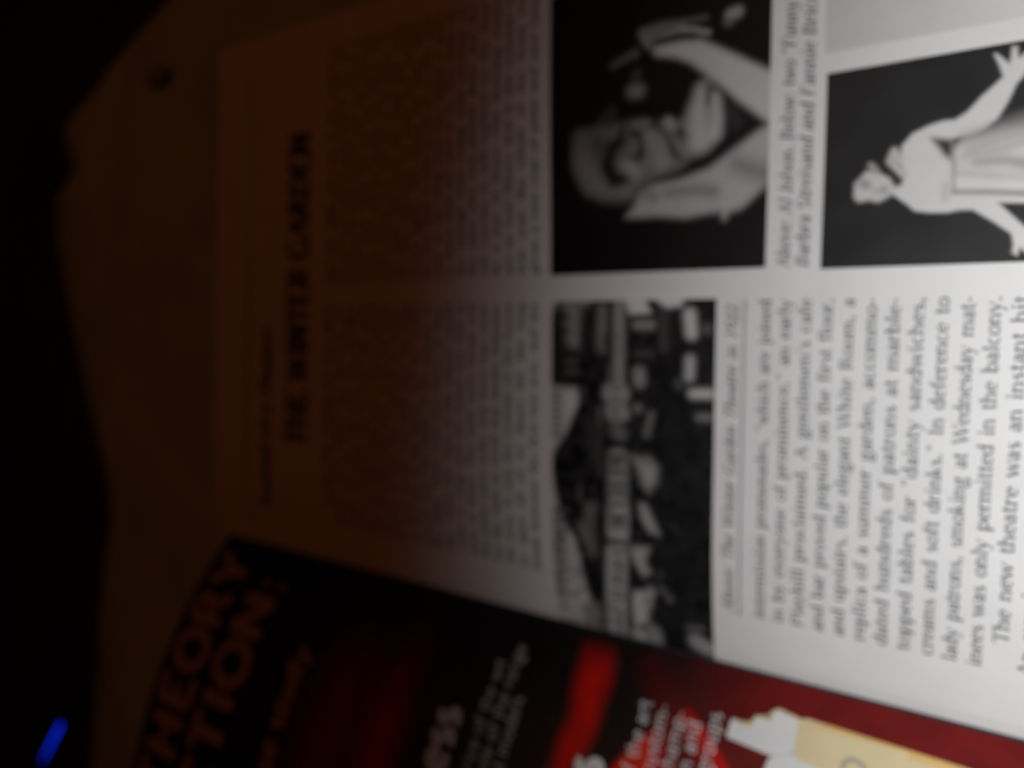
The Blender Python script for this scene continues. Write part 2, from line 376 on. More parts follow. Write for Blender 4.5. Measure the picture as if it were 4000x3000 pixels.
PH3 = [
  ('p', [(8.43, 9.48), (8.42, 8.87), (7.89, 9.15), (7.54, 9.25), (6.22, 9.33), (6.17, 8.93), (6.16, 8.39), (5.79, 8.36), (5.06, 8.69), (4.73, 8.93), (4.41, 9.11), (4.1, 9.14), (3.56, 9.04), (2.84, 8.88), (2.34, 8.48), (1.61, 8.35), (0.69, 8.1), (-0.68, 8.13), (-1.17, 9.85)], 0.62, 0.1),
  ('p', [(8.33, 8.83), (8.32, 7.95), (8.01, 8.27), (7.14, 8.33), (7.13, 8.73)], 0.3, 0.15),
  ('c', [(6.02, 9.16), (6.03, 8.85)], 0.045, 0.045, 0.2, 0.06),
  ('c', [(5.84, 9.16), (5.85, 8.85)], 0.045, 0.045, 0.2, 0.06),
  ('c', [(5.65, 9.16), (5.67, 8.85)], 0.045, 0.045, 0.2, 0.06),
  ('c', [(5.47, 9.16), (5.49, 8.85)], 0.045, 0.045, 0.2, 0.06),
  ('c', [(5.29, 9.16), (5.31, 8.85)], 0.045, 0.045, 0.2, 0.06),
  ('c', [(5.11, 9.16), (5.13, 8.85)], 0.045, 0.045, 0.2, 0.06),
  ('c', [(4.93, 9.16), (4.95, 8.85)], 0.045, 0.045, 0.2, 0.06),
  ('c', [(2.98, 9.17), (3.04, 8.77)], 0.08, 0.08, 0.13, 0.08),
  ('c', [(2.72, 9.18), (2.78, 8.77)], 0.08, 0.08, 0.13, 0.08),
  ('c', [(2.45, 9.19), (2.52, 8.78)], 0.08, 0.08, 0.13, 0.08),
  ('c', [(2.18, 9.2), (2.25, 8.79)], 0.08, 0.08, 0.13, 0.08),
  ('c', [(1.9, 9.22), (1.98, 8.81)], 0.08, 0.08, 0.13, 0.08),
  ('c', [(1.63, 9.23), (1.71, 8.82)], 0.08, 0.08, 0.13, 0.08),
  ('c', [(1.35, 9.25), (1.43, 8.84)], 0.08, 0.08, 0.13, 0.08),
  ('c', [(1.06, 9.27), (1.15, 8.86)], 0.08, 0.08, 0.13, 0.08),
  ('c', [(0.77, 9.3), (0.87, 8.88)], 0.08, 0.08, 0.13, 0.08),
  ('c', [(7.95, 9.2), (7.89, 8.73)], 0.08, 0.1, 0.03, 0.12),
  ('c', [(8.04, 8.3), (8.03, 8.07)], 0.05, 0.05, 0.03, 0.1),
  ('c', [(7.59, 9.2), (7.54, 8.73)], 0.08, 0.1, 0.03, 0.12),
  ('c', [(7.76, 8.3), (7.76, 8.07)], 0.05, 0.05, 0.03, 0.1),
  ('c', [(7.22, 9.2), (7.19, 8.73)], 0.08, 0.1, 0.03, 0.12),
  ('c', [(7.48, 8.3), (7.48, 8.07)], 0.05, 0.05, 0.03, 0.1),
  ('c', [(6.85, 9.2), (6.84, 8.73)], 0.08, 0.1, 0.03, 0.12),
  ('c', [(7.2, 8.3), (7.21, 8.07)], 0.05, 0.05, 0.03, 0.1),
  ('c', [(6.48, 9.2), (6.48, 8.73)], 0.08, 0.1, 0.03, 0.12),
  ('c', [(6.93, 8.3), (6.93, 8.07)], 0.05, 0.05, 0.03, 0.1),
  ('c', [(6.81, 8.63), (6.82, 8.43)], 0.05, 0.05, 0.15, 0.13),
  ('c', [(6.55, 8.63), (6.56, 8.41)], 0.05, 0.05, 0.15, 0.13),
  ('c', [(5.9, 8.56), (5.72, 8.59)], 0.14, 0.14, 0.7, 0.13),
  ('c', [(8.06, 7.72), (7.15, 7.72)], 0.14, 0.14, 0.22, 0.13),
  ('c', [(8.09, 7.5), (6.42, 7.49)], 0.05, 0.05, 0.02, 0.13),
  ('c', [(8.17, 7.28), (6.43, 7.27)], 0.13, 0.13, 0.36, 0.13),
  ('c', [(6.08, 7.45), (6.09, 7.24)], 0.24, 0.24, 0.36, 0.13),
  ('c', [(5.63, 7.39), (5.64, 7.23)], 0.22, 0.22, 0.36, 0.13),
  ('c', [(5.23, 7.32), (5.12, 7.23)], 0.18, 0.18, 0.16, 0.13),
  ('c', [(4.54, 7.28), (2.73, 7.29)], 0.25, 0.25, 0.3, 0.13),
  ('c', [(3.32, 7.29), (2.66, 7.3)], 0.26, 0.26, 0.4, 0.13),
  ('c', [(2.17, 7.33), (0.19, 7.42)], 0.27, 0.27, 0.52, 0.13),
  ('c', [(3.21, 8.05), (2.11, 8.02)], 0.16, 0.16, 0.14, 0.13),
  ('c', [(2.69, 8.26), (2.4, 8.14)], 0.16, 0.16, 0.18, 0.13),
  ('c', [(0.55, 8.11), (-0.69, 8.16)], 0.2, 0.2, 0.32, 0.13),
  ('c', [(5.6, 7.8), (4.08, 7.76)], 0.06, 0.06, 0.07, 0.13),
  ('c', [(5.35, 8.06), (4.41, 7.99)], 0.1, 0.1, 0.05, 0.13),
  ('c', [(7.7, 6.83), (7.7, 6.48)], 0.09, 0.09, 0.34, 0.13),
  ('c', [(7.04, 6.79), (7.04, 6.47)], 0.07, 0.07, 0.08, 0.13),
  ('c', [(6.59, 6.76), (6.4, 6.75)], 0.15, 0.15, 0.3, 0.13),
  ('c', [(5.77, 6.79), (5.77, 6.78)], 0.1, 0.1, 0.22, 0.13),
  ('c', [(5.64, 6.45), (5.18, 6.56)], 0.07, 0.07, 0.2, 0.13),
  ('c', [(1.46, 6.48), (1.41, 6.46)], 0.07, 0.07, 0.22, 0.13),
  ('c', [(1.46, 6.18), (1.47, 6.15)], 0.06, 0.06, 0.16, 0.13),
  ('c', [(1.29, 6.01), (1.3, 5.99)], 0.06, 0.06, 0.16, 0.13),
  ('c', [(0.31, 6.45), (-0.45, 6.38)], 0.2, 0.2, 0.26, 0.13),
  ('c', [(0.67, 5.54), (0.72, 5.25)], 0.06, 0.06, 0.14, 0.13),
  ('c', [(0.35, 5.38), (0.24, 5.1)], 0.18, 0.18, 0.3, 0.13),
  ('c', [(0.15, 6.83), (-0.58, 6.83)], 0.2, 0.2, 0.4, 0.13),
  ('c', [(7.94, 5.57), (7.52, 5.52)], 0.13, 0.13, 0.6, 0.13),
  ('c', [(6.93, 5.54), (6.56, 5.55)], 0.1, 0.1, 0.5, 0.13),
  ('c', [(6.18, 5.46), (6.2, 5.08)], 0.09, 0.09, 0.62, 0.13),
  ('c', [(5.66, 5.31), (5.67, 5.07)], 0.07, 0.07, 0.22, 0.13),
  ('c', [(6.39, 5.8), (6.36, 5.78)], 0.09, 0.09, 0.1, 0.13),
  ('c', [(7.63, 5.16), (7.6, 5.15)], 0.1, 0.1, 0.12, 0.13),
  ('c', [(8.05, 6.22), (7.19, 6.15)], 0.12, 0.12, 0.06, 0.13),
  ('p', [(8.44, 7.17), (8.43, 6.54), (8.22, 6.6), (7.97, 6.48), (7.94, 7.01), (8.17, 7.11)], 0.72, 0.08),
  ('p', [(8.43, 6.49), (8.41, 5.69), (8.13, 5.74), (8.08, 6.08), (8.21, 6.31)], 0.72, 0.08),
  ('p', [(2.42, 6.98), (2.48, 6.46), (2.26, 6.56), (2.04, 6.59), (1.87, 6.44), (1.73, 6.66), (2.07, 6.89)], 0.4, 0.12),
  ('p', [(1.28, 7.02), (1.39, 6.4), (1.06, 6.47), (0.53, 6.61), (0.38, 6.94), (0.94, 7.02)], 0.5, 0.12),
  ('p', [(3.49, 6.75), (3.51, 6.57), (3.22, 6.42), (2.83, 6.23), (2.86, 6.48), (3.12, 6.67)], 0.38, 0.12),
  ('p', [(4.59, 6.88), (4.62, 6.52), (4.42, 6.31), (4.08, 6.33), (3.83, 6.51), (3.99, 6.63), (4.26, 6.73)], 0.38, 0.18),
  ('c', [(0.68, 7.31), (-0.72, 7.32)], 0.05, 0.05, 0.06, 0.08),
  ('c', [(0.78, 7.69), (-0.9, 7.91)], 0.05, 0.05, 0.08, 0.08),
  ('c', [(1.57, 6.97), (0.28, 7.08)], 0.06, 0.05, 0.03, 0.08),
  ('c', [(6.17, 7.46), (6.18, 7.24)], 0.03, 0.03, 0.12, 0.05),
  ('c', [(5.94, 7.45), (5.95, 7.24)], 0.03, 0.03, 0.12, 0.05),
  ('c', [(5.71, 7.45), (5.72, 7.23)], 0.03, 0.03, 0.12, 0.05),
  ('c', [(5.55, 7.45), (5.57, 7.23)], 0.03, 0.03, 0.12, 0.05),
  ('c', [(4.56, 7.44), (4.59, 7.15)], 0.045, 0.045, 0.06, 0.06),
  ('c', [(4.41, 7.44), (4.44, 7.15)], 0.045, 0.045, 0.06, 0.06),
  ('c', [(4.18, 7.44), (4.21, 7.14)], 0.045, 0.045, 0.06, 0.06),
  ('c', [(3.86, 7.44), (3.9, 7.14)], 0.045, 0.045, 0.06, 0.06),
  ('c', [(3.65, 7.43), (3.69, 7.14)], 0.045, 0.045, 0.06, 0.06),
  ('c', [(3.39, 7.44), (3.43, 7.14)], 0.045, 0.045, 0.06, 0.06),
  ('c', [(3.06, 7.44), (3.11, 7.14)], 0.045, 0.045, 0.06, 0.06),
  ('c', [(2.99, 7.44), (3.04, 7.14)], 0.045, 0.045, 0.06, 0.06),
  ('c', [(2.85, 7.44), (2.9, 7.14)], 0.045, 0.045, 0.06, 0.06),
  ('c', [(2.22, 7.44), (2.22, 7.16)], 0.045, 0.045, 0.1, 0.06),
  ('c', [(2.0, 7.45), (2.0, 7.17)], 0.045, 0.045, 0.1, 0.06),
  ('c', [(1.81, 7.45), (1.82, 7.17)], 0.045, 0.045, 0.1, 0.06),
  ('c', [(1.59, 7.46), (1.6, 7.18)], 0.045, 0.045, 0.1, 0.06),
  ('c', [(1.4, 7.47), (1.41, 7.19)], 0.045, 0.045, 0.1, 0.06),
  ('c', [(1.18, 7.49), (1.19, 7.2)], 0.045, 0.045, 0.1, 0.06),
  ('c', [(1.01, 7.5), (1.02, 7.21)], 0.045, 0.045, 0.1, 0.06),
  ('c', [(4.84, 7.48), (4.87, 7.19)], 0.06, 0.06, 0.01, 0.05),
  ('c', [(2.43, 7.48), (2.48, 7.2)], 0.06, 0.06, 0.01, 0.05),
  ('c', [(3.74, 8.31), (3.34, 8.32)], 0.025, 0.02, 0.2, 0.06),
  ('c', [(6.72, 7.52), (6.39, 7.52)], 0.025, 0.02, 0.2, 0.06),
  ('c', [(7.46, 7.65), (7.28, 7.67)], 0.025, 0.02, 0.006, 0.06),
  ('c', [(3.26, 7.43), (2.98, 7.44)], 0.025, 0.02, 0.15, 0.06),
  ('c', [(3.35, 7.9), (3.2, 7.93)], 0.025, 0.02, 0.2, 0.06),
  ('c', [(1.98, 8.05), (1.77, 8.06)], 0.025, 0.02, 0.06, 0.06),
  ('c', [(3.1, 8.18), (2.84, 8.18)], 0.025, 0.02, 0.15, 0.06),
  ('c', [(5.01, 7.91), (4.75, 7.88)], 0.025, 0.02, 0.03, 0.06),
  ('c', [(5.74, 7.81), (5.58, 7.81)], 0.025, 0.02, 0.03, 0.06),
  ('c', [(7.34, 8.1), (7.22, 8.11)], 0.025, 0.02, 0.03, 0.06),
  ('c', [(1.53, 7.34), (1.43, 7.36)], 0.025, 0.02, 0.03, 0.06),
  ('c', [(2.28, 7.3), (2.15, 7.32)], 0.025, 0.02, 0.03, 0.06),
  ('c', [(6.72, 7.86), (6.48, 7.84)], 0.025, 0.02, 0.006, 0.06),
  ('c', [(1.91, 7.3), (1.71, 7.29)], 0.025, 0.02, 0.06, 0.06),
  ('c', [(7.85, 8.08), (7.72, 8.08)], 0.025, 0.02, 0.03, 0.06),
  ('c', [(5.64, 7.68), (5.46, 7.7)], 0.025, 0.02, 0.03, 0.06),
  ('c', [(3.21, 8.49), (3.07, 8.49)], 0.025, 0.02, 0.006, 0.06),
  ('c', [(6.68, 7.36), (6.3, 7.33)], 0.025, 0.02, 0.2, 0.06),
  ('c', [(6.19, 8.2), (5.86, 8.21)], 0.025, 0.02, 0.15, 0.06),
  ('c', [(3.55, 7.56), (3.36, 7.58)], 0.025, 0.02, 0.006, 0.06),
  ('c', [(7.22, 7.29), (6.98, 7.28)], 0.025, 0.02, 0.2, 0.06),
  ('c', [(6.0, 7.99), (5.62, 8.01)], 0.025, 0.02, 0.03, 0.06),
  ('c', [(7.47, 7.3), (7.35, 7.3)], 0.025, 0.02, 0.1, 0.06),
  ('c', [(2.73, 7.91), (2.43, 7.93)], 0.025, 0.02, 0.03, 0.06),
  ('c', [(4.53, 7.37), (4.33, 7.38)], 0.025, 0.02, 0.03, 0.06),
  ('c', [(5.71, 7.76), (5.31, 7.78)], 0.025, 0.02, 0.2, 0.06),
  ('c', [(7.18, 7.76), (6.79, 7.76)], 0.025, 0.02, 0.03, 0.06),
  ('c', [(3.24, 8.07), (3.03, 8.07)], 0.025, 0.02, 0.2, 0.06),
  ('c', [(4.86, 8.73), (4.67, 8.7)], 0.025, 0.02, 0.006, 0.06),
  ('c', [(4.73, 8.05), (4.37, 8.07)], 0.025, 0.02, 0.006, 0.06),
  ('c', [(5.75, 8.19), (5.64, 8.22)], 0.025, 0.02, 0.006, 0.06),
  ('c', [(5.53, 7.71), (5.15, 7.71)], 0.025, 0.02, 0.06, 0.06),
  ('c', [(5.23, 7.46), (4.95, 7.47)], 0.025, 0.02, 0.06, 0.06),
  ('c', [(7.31, 7.59), (7.08, 7.57)], 0.025, 0.02, 0.006, 0.06),
  ('c', [(3.19, 8.4), (2.93, 8.41)], 0.025, 0.02, 0.006, 0.06),
  ('c', [(3.32, 7.53), (3.13, 7.51)], 0.025, 0.02, 0.1, 0.06),
  ('c', [(7.86, 7.5), (7.55, 7.49)], 0.025, 0.02, 0.1, 0.06),
  ('c', [(3.76, 7.91), (3.46, 7.92)], 0.025, 0.02, 0.06, 0.06),
  ('c', [(3.17, 8.33), (2.85, 8.32)], 0.025, 0.02, 0.03, 0.06),
  ('c', [(6.64, 7.86), (6.4, 7.87)], 0.025, 0.02, 0.03, 0.06),
  ('c', [(4.02, 7.7), (3.92, 7.71)], 0.025, 0.02, 0.006, 0.06),
  ('c', [(2.7, 6.26), (2.54, 6.24)], 0.03, 0.02, 0.045, 0.09),
  ('c', [(1.93, 6.19), (1.64, 6.29)], 0.03, 0.02, 0.09, 0.09),
  ('c', [(4.61, 6.67), (4.43, 6.57)], 0.03, 0.02, 0.09, 0.09),
  ('c', [(3.13, 5.89), (2.98, 5.81)], 0.03, 0.02, 0.06, 0.09),
  ('c', [(3.11, 6.04), (3.04, 5.99)], 0.03, 0.02, 0.03, 0.09),
  ('c', [(0.92, 6.56), (0.64, 6.46)], 0.03, 0.02, 0.06, 0.09),
  ('c', [(2.5, 6.42), (2.47, 6.42)], 0.03, 0.02, 0.03, 0.09),
  ('c', [(3.91, 6.09), (3.69, 6.09)], 0.03, 0.02, 0.03, 0.09),
  ('c', [(1.21, 6.54), (1.03, 6.66)], 0.03, 0.02, 0.06, 0.09),
  ('c', [(0.98, 8.44), (0.99, 8.32)], 0.04, 0.03, 0.4, 0.08),
  ('c', [(-0.01, 8.96), (0.02, 8.75)], 0.04, 0.03, 0.1, 0.08),
  ('c', [(0.63, 8.95), (0.64, 8.81)], 0.04, 0.03, 0.2, 0.08),
  ('c', [(1.51, 8.47), (1.51, 8.34)], 0.04, 0.03, 0.3, 0.08),
  ('c', [(1.04, 8.39), (1.06, 8.21)], 0.04, 0.03, 0.2, 0.08),
  ('c', [(2.07, 9.24), (2.07, 9.11)], 0.04, 0.03, 0.3, 0.08),
  ('c', [(1.21, 9.15), (1.21, 9.02)], 0.04, 0.03, 0.1, 0.08),
  ('c', [(1.06, 9.34), (1.08, 9.13)], 0.04, 0.03, 0.4, 0.08),
  ('c', [(1.47, 8.33), (1.46, 8.28)], 0.04, 0.03, 0.1, 0.08),
  ('c', [(0.77, 9.32), (0.78, 9.19)], 0.04, 0.03, 0.4, 0.08),
  ('c', [(0.16, 8.62), (0.16, 8.52)], 0.04, 0.03, 0.2, 0.08),
  ('c', [(1.52, 9.2), (1.53, 9.09)], 0.04, 0.03, 0.4, 0.08),
  ('c', [(1.35, 9.23), (1.35, 9.12)], 0.04, 0.03, 0.1, 0.08),
  ('c', [(-0.04, 9.34), (-0.01, 9.16)], 0.04, 0.03, 0.1, 0.08),
  ('c', [(2.93, 9.2), (2.92, 9.16)], 0.04, 0.03, 0.3, 0.08),
  ('c', [(2.02, 9.16), (2.03, 9.02)], 0.04, 0.03, 0.1, 0.08),
  ('c', [(1.53, 8.73), (1.55, 8.55)], 0.04, 0.03, 0.3, 0.08),
  ('c', [(0.83, 8.66), (0.85, 8.47)], 0.04, 0.03, 0.1, 0.08),
  ('c', [(1.85, 9.15), (1.86, 9.02)], 0.04, 0.03, 0.2, 0.08),
  ('c', [(1.46, 8.45), (1.47, 8.33)], 0.04, 0.03, 0.2, 0.08),
  ('c', [(1.49, 8.47), (1.5, 8.33)], 0.04, 0.03, 0.2, 0.08),
  ('c', [(2.34, 8.99), (2.35, 8.82)], 0.04, 0.03, 0.2, 0.08),
  ('c', [(2.04, 9.18), (2.06, 8.98)], 0.04, 0.03, 0.2, 0.08),
  ('c', [(0.5, 9.22), (0.49, 9.16)], 0.04, 0.03, 0.2, 0.08),
  ('c', [(2.62, 9.24), (2.62, 9.13)], 0.04, 0.03, 0.4, 0.08),
  ('c', [(0.37, 8.99), (0.39, 8.81)], 0.04, 0.03, 0.2, 0.08),
  ('c', [(2.43, 9.03), (2.44, 8.86)], 0.04, 0.03, 0.1, 0.08),
  ('c', [(2.44, 9.01), (2.45, 8.82)], 0.04, 0.03, 0.3, 0.08),
  ('c', [(2.7, 9.07), (2.71, 8.9)], 0.04, 0.03, 0.2, 0.08),
  ('c', [(0.49, 8.92), (0.47, 8.88)], 0.04, 0.03, 0.4, 0.08),
  ('c', [(0.39, 8.75), (0.42, 8.47)], 0.04, 0.03, 0.45, 0.08),
  ('c', [(0.09, 8.78), (0.12, 8.49)], 0.04, 0.03, 0.35, 0.08),
  ('c', [(1.25, 8.68), (1.27, 8.4)], 0.04, 0.03, 0.35, 0.08),
  ('c', [(0.01, 8.79), (0.04, 8.5)], 0.04, 0.03, 0.45, 0.08),
  ('c', [(1.86, 8.64), (1.87, 8.36)], 0.04, 0.03, 0.45, 0.08),
  ('c', [(1.46, 8.66), (1.48, 8.39)], 0.04, 0.03, 0.45, 0.08),
  ('c', [(1.92, 8.64), (1.93, 8.36)], 0.04, 0.03, 0.5, 0.08),
  ('c', [(0.86, 8.71), (0.88, 8.43)], 0.04, 0.03, 0.35, 0.08),
  ('c', [(1.66, 8.65), (1.67, 8.38)], 0.04, 0.03, 0.5, 0.08),
  ('c', [(0.61, 8.42), (0.87, 7.3)], 0.02, 0.02, 0.2, 0.05),
  ('c', [(0.51, 8.41), (0.77, 7.3)], 0.02, 0.02, 0.2, 0.05),
  ('c', [(0.4, 8.41), (0.66, 7.31)], 0.02, 0.02, 0.12, 0.05),
  ('c', [(0.29, 8.41), (0.56, 7.32)], 0.02, 0.02, 0.3, 0.05),
  ('c', [(0.18, 8.41), (0.45, 7.32)], 0.02, 0.02, 0.12, 0.05),
  ('c', [(0.08, 8.41), (0.35, 7.33)], 0.02, 0.02, 0.12, 0.05),
  ('c', [(-0.03, 8.41), (0.24, 7.34)], 0.02, 0.02, 0.3, 0.05),
  ('c', [(-0.14, 8.41), (0.13, 7.35)], 0.02, 0.02, 0.12, 0.05),
  ('c', [(-0.25, 8.41), (0.02, 7.36)], 0.02, 0.02, 0.2, 0.05),
  ('c', [(-0.36, 8.41), (-0.08, 7.37)], 0.02, 0.02, 0.12, 0.05),
  ('c', [(-0.48, 8.41), (-0.19, 7.37)], 0.02, 0.02, 0.3, 0.05),
  ('c', [(-0.59, 8.41), (-0.3, 7.38)], 0.02, 0.02, 0.3, 0.05),
  ('c', [(-0.7, 8.41), (-0.42, 7.39)], 0.02, 0.02, 0.2, 0.05),
  ('c', [(-0.82, 8.41), (-0.53, 7.4)], 0.02, 0.02, 0.3, 0.05),
  ('c', [(-0.93, 8.42), (-0.64, 7.42)], 0.02, 0.02, 0.3, 0.05),
]
TAN = [(20.77, 26.0), (19.99, 27.34), (19.26, 29.27), (18.56, 31.08), (17.78, 32.8), (17.17, 34.29), (16.57, 35.43), (15.69, 35.59), (14.74, 35.11), (14.2, 35.33), (13.73, 36.34), (13.22, 37.11), (11.94, 37.18), (10.75, 36.96), (8.37, 36.32), (5.07, 35.39), (2.51, 34.53), (0.44, 33.9), (-0.98, 33.79), (-2.21, 33.97), (-4.13, 34.47), (-7.45, 35.37), (-10.86, 36.04), (-14.49, 37.0), (-18.98, 37.98)]
SPOT = (17.17, 27.48)
BLUE = [(-18.14, 49.07), (-21.59, 51.98)]
AD = {'band': [(0.43, 8.15), (0.37, 7.53), (0.65, 7.33), (1.26, 7.25), (1.76, 7.29), (2.28, 7.29), (2.89, 7.43), (3.28, 7.61), (3.72, 7.78), (3.88, 8.28), (3.36, 8.03), (2.8, 8.04), (2.12, 7.92), (1.6, 8.04), (0.98, 8.09)], 'tri': [(1.24, 5.25), (1.47, 4.93), (1.75, 4.58), (2.23, 4.11), (2.52, 3.79), (3.52, 6.85), (2.83, 6.6), (2.17, 6.16), (1.62, 5.7)], 'steps': [(1.37, 4.32), (1.19, 4.29), (1.2, 4.14), (1.24, 3.94), (1.17, 3.84), (1.04, 3.84), (0.98, 3.74), (1.01, 3.53), (0.83, 3.49), (0.74, 3.4), (0.77, 3.17), (0.76, 2.94), (0.93, 2.98), (1.41, 2.95), (1.49, 2.97), (1.65, 3.42), (1.61, 3.79), (1.6, 4.29)], 'gold': [(0.76, 2.94), (0.72, 2.82), (0.74, 2.34), (0.75, 1.69), (0.76, 1.07), (0.8, 0.47), (0.81, -0.1), (0.82, -0.64), (1.11, -0.65), (2.25, 2.77), (1.64, 2.91), (1.41, 2.95), (0.93, 2.98)], 'label': [(1.66, 3.4), (1.48, 2.9), (1.63, 2.87), (1.57, 2.51), (1.58, 1.9), (1.95, 1.85), (2.48, 3.44), (1.95, 3.46)], 'ring': [(1.31, 1.82)], 'glow': [(4.67, 13.26), (3.15, 13.68), (4.31, 15.42), (5.7, 15.52)]}

# ------------------------------------------------------------------ floor and the tan sheet
def smooth_line(pts, n=6):
    o = []
    for i in range(len(pts) - 1):
        p0 = pts[max(0, i - 1)]; p1 = pts[i]; p2 = pts[i + 1]; p3 = pts[min(len(pts) - 1, i + 2)]
        for k in range(n):
            t = k / n
            o.append(tuple(.5 * (2 * b + (c - a) * t + (2 * a - 5 * b + 4 * c - d) * t * t + (3 * b - a - 3 * c + d) * t ** 3) for a, b, c, d in zip(p0, p1, p2, p3)))
    return o + [pts[-1]]
tag(grid('floor', lambda x, y, h: (x, y, h), -160, 160, -160, 200, 8, 8, -6.0, M_floor, None), kind='structure')

edge = smooth_line(TAN, 5)
vs, fs = [], []
NR = 26
for (x, y) in edge:
    for k in range(NR + 1):
        t = k / NR
        xx = x; yy = y + (-16 - y) * t
        z = -1.3 + .16 * noise.noise(Vector((xx * .22, yy * .22, 1))) - .02
        z -= .25 * max(0, 1 - (y - yy) / 1.5) ** 2 * (1 if y - yy < 1.5 else 0)
        z = min(z, -1.31) if abs(yy) < 26 and xx < 17.5 and xx > -14 and yy < 24.5 else z
        vs.append((xx, yy, z))
m_ = NR + 1
for i in range(len(edge) - 1):
    for k in range(NR):
        fs.append((i * m_ + k, (i + 1) * m_ + k, (i + 1) * m_ + k + 1, i * m_ + k + 1))
tan = mesh('paper_sheet', vs, fs, M_tan, None, True)
sm = tan.modifiers.new('thick', 'SOLIDIFY'); sm.thickness = .25 * U; sm.offset = -1
tag(tan, 'large tan sheet lying under the open magazine, its uneven edge showing dark against the floor', 'paper sheet')
n = 20
mesh('stain', [(SPOT[0] + math.cos(i * math.tau / n) * .35, SPOT[1] + math.sin(i * math.tau / n) * .7 - .2 * math.cos(i * math.tau / n), -1.06) for i in range(n)], [tuple(range(n))], M_stain, tan)

# ------------------------------------------------------------------ the magazine
mag = D.objects.new('magazine', None); COL.objects.link(mag)
tag(mag, 'open magazine with a black and white theatre article beside a dark red advertisement page', 'magazine')

art = sheet('page', right_pt, 0, PW, YB, 23.4, 60, 60, 0, -.03, M_paper, mag)
tag(art, 'white article page with columns of type and black and white photographs')
def block_pt(X, Y, h): x, y, z = right_pt(X, Y, 0); return (x, y, z - .04 if h > -.5 else -1.29)
sheet('page_block', block_pt, .05, PW - .05, YB + .05, 23.3, 30, 20, 0, -1, M_edge, mag)

# printed photographs: soft tones laid out as shapes in page coordinates
def tone(prims, bg, soft=1.0):
    pre = []
    for p in prims:
        xs = [q[0] for q in p[1]]; ys = [q[1] for q in p[1]]
        m = .25 + (max(p[2], p[3]) if p[0] == 'c' else 0)
        pre.append((min(xs) - m, max(xs) + m, min(ys) - m, max(ys) + m, p))
    def segd(x, y, a, b):
        vx, vy = b[0] - a[0], b[1] - a[1]; L2 = vx * vx + vy * vy + 1e-9
        t = max(0, min(1, ((x - a[0]) * vx + (y - a[1]) * vy) / L2))
        return math.hypot(x - a[0] - vx * t, y - a[1] - vy * t), t
    def fn(x, y):
        g = bg(x, y)
        for x0, x1, y0, y1, p in pre:
            if x < x0 or x > x1 or y < y0 or y > y1: continue
            if p[0] == 'c':
                pts = p[1]; n = len(pts) - 1; best = 9
                for i in range(n):
                    dd, t = segd(x, y, pts[i], pts[i + 1])
                    best = min(best, dd - (p[2] + (p[3] - p[2]) * (i + t) / n))
                c, s = p[4], p[5]
            else:
                pts = p[1]; inside = False; best = 9; n = len(pts)
                for i in range(n):
                    a, b = pts[i], pts[(i + 1) % n]
                    best = min(best, segd(x, y, a, b)[0])
                    if (a[1] > y) != (b[1] > y) and x < (b[0] - a[0]) * (y - a[1]) / (b[1] - a[1]) + a[0]: inside = not inside
                if inside: best = -best
                c, s = p[2], p[3]
            k = max(0, min(1, .5 - best / (2 * s * soft)))
            k = k * k * (3 - 2 * k)
            g += (c - g) * k
        return (g, g * .99, g * .98, 1)
    return fn
def nz(x, y, f, a): return a * noise.noise(Vector((x * f, y * f, 3.3)))
ph = grid('photograph', right_pt, 8.9, 15.45, 3.96, 9.17, 164, 130, .004, M_photo, art,
          tone(PH1, lambda x, y: .006 + .006 * max(0, min(1, (7.5 - y) / 3)) + nz(x, y, .8, .003)))
tag(ph, 'black and white photograph of a man with clasped gloved hands on black')
ph = grid('photograph', lambda X, Y, h: right_pt(X + 0 * Y, Y, h), 8.83, 12.6, -1.6, 2.88, 94, 112, .004, M_photo, art,
          tone(PH2, lambda x, y: .022 + nz(x, y, 1.5, .006)))
tag(ph, 'black and white photograph of a woman in a pale dress with arms spread')
ph = grid('photograph', right_pt, 12.98, 15.9, -1.8, 2.93, 60, 80, .004, M_photo, art,
          tone([('c', [(16.2, .1), (15.0, -1.2)], .9, .9, .03, .08)], lambda x, y: .68 - .02 * y + nz(x, y, .3, .02)))
tag(ph, 'pale grey photograph with a dark curved corner')
def p3shape(x, y): return max(.006, .013 + nz(x, y, 2.2, .008) + (nz(x, y + 9, 5.0, .03) if y > 6.6 else nz(x, y + 9, 5.0, .008)))
ph = grid('photograph', right_pt, .005, 8.27, 4.97, 9.12, 204, 104, .004, M_photo, art, tone(PH3, p3shape))
tag(ph, 'old photograph of a street and a theatre front with a lit sign')

# type of the article
ink = Ink(right_pt, .006)
ink.text(HEADF, 'THE WINTER GARDEN', 3.72, 18.42, 1.6, end=13.5, slant=.15)
ink.build('headline', M_ink, art)
ink = Ink(right_pt, .006)
ink.text(HEADF, 'Portrait of a Theatre', 1.3, 20.27, .85, end=7.5, slant=.25)
ink.build('subheadline', M_ink, art)
ink = Ink(right_pt, .006)
ink.stroke([(.6 + i * .5, 21.55, .10) for i in range(31)])
ink.build('rule', M_inkline, art)

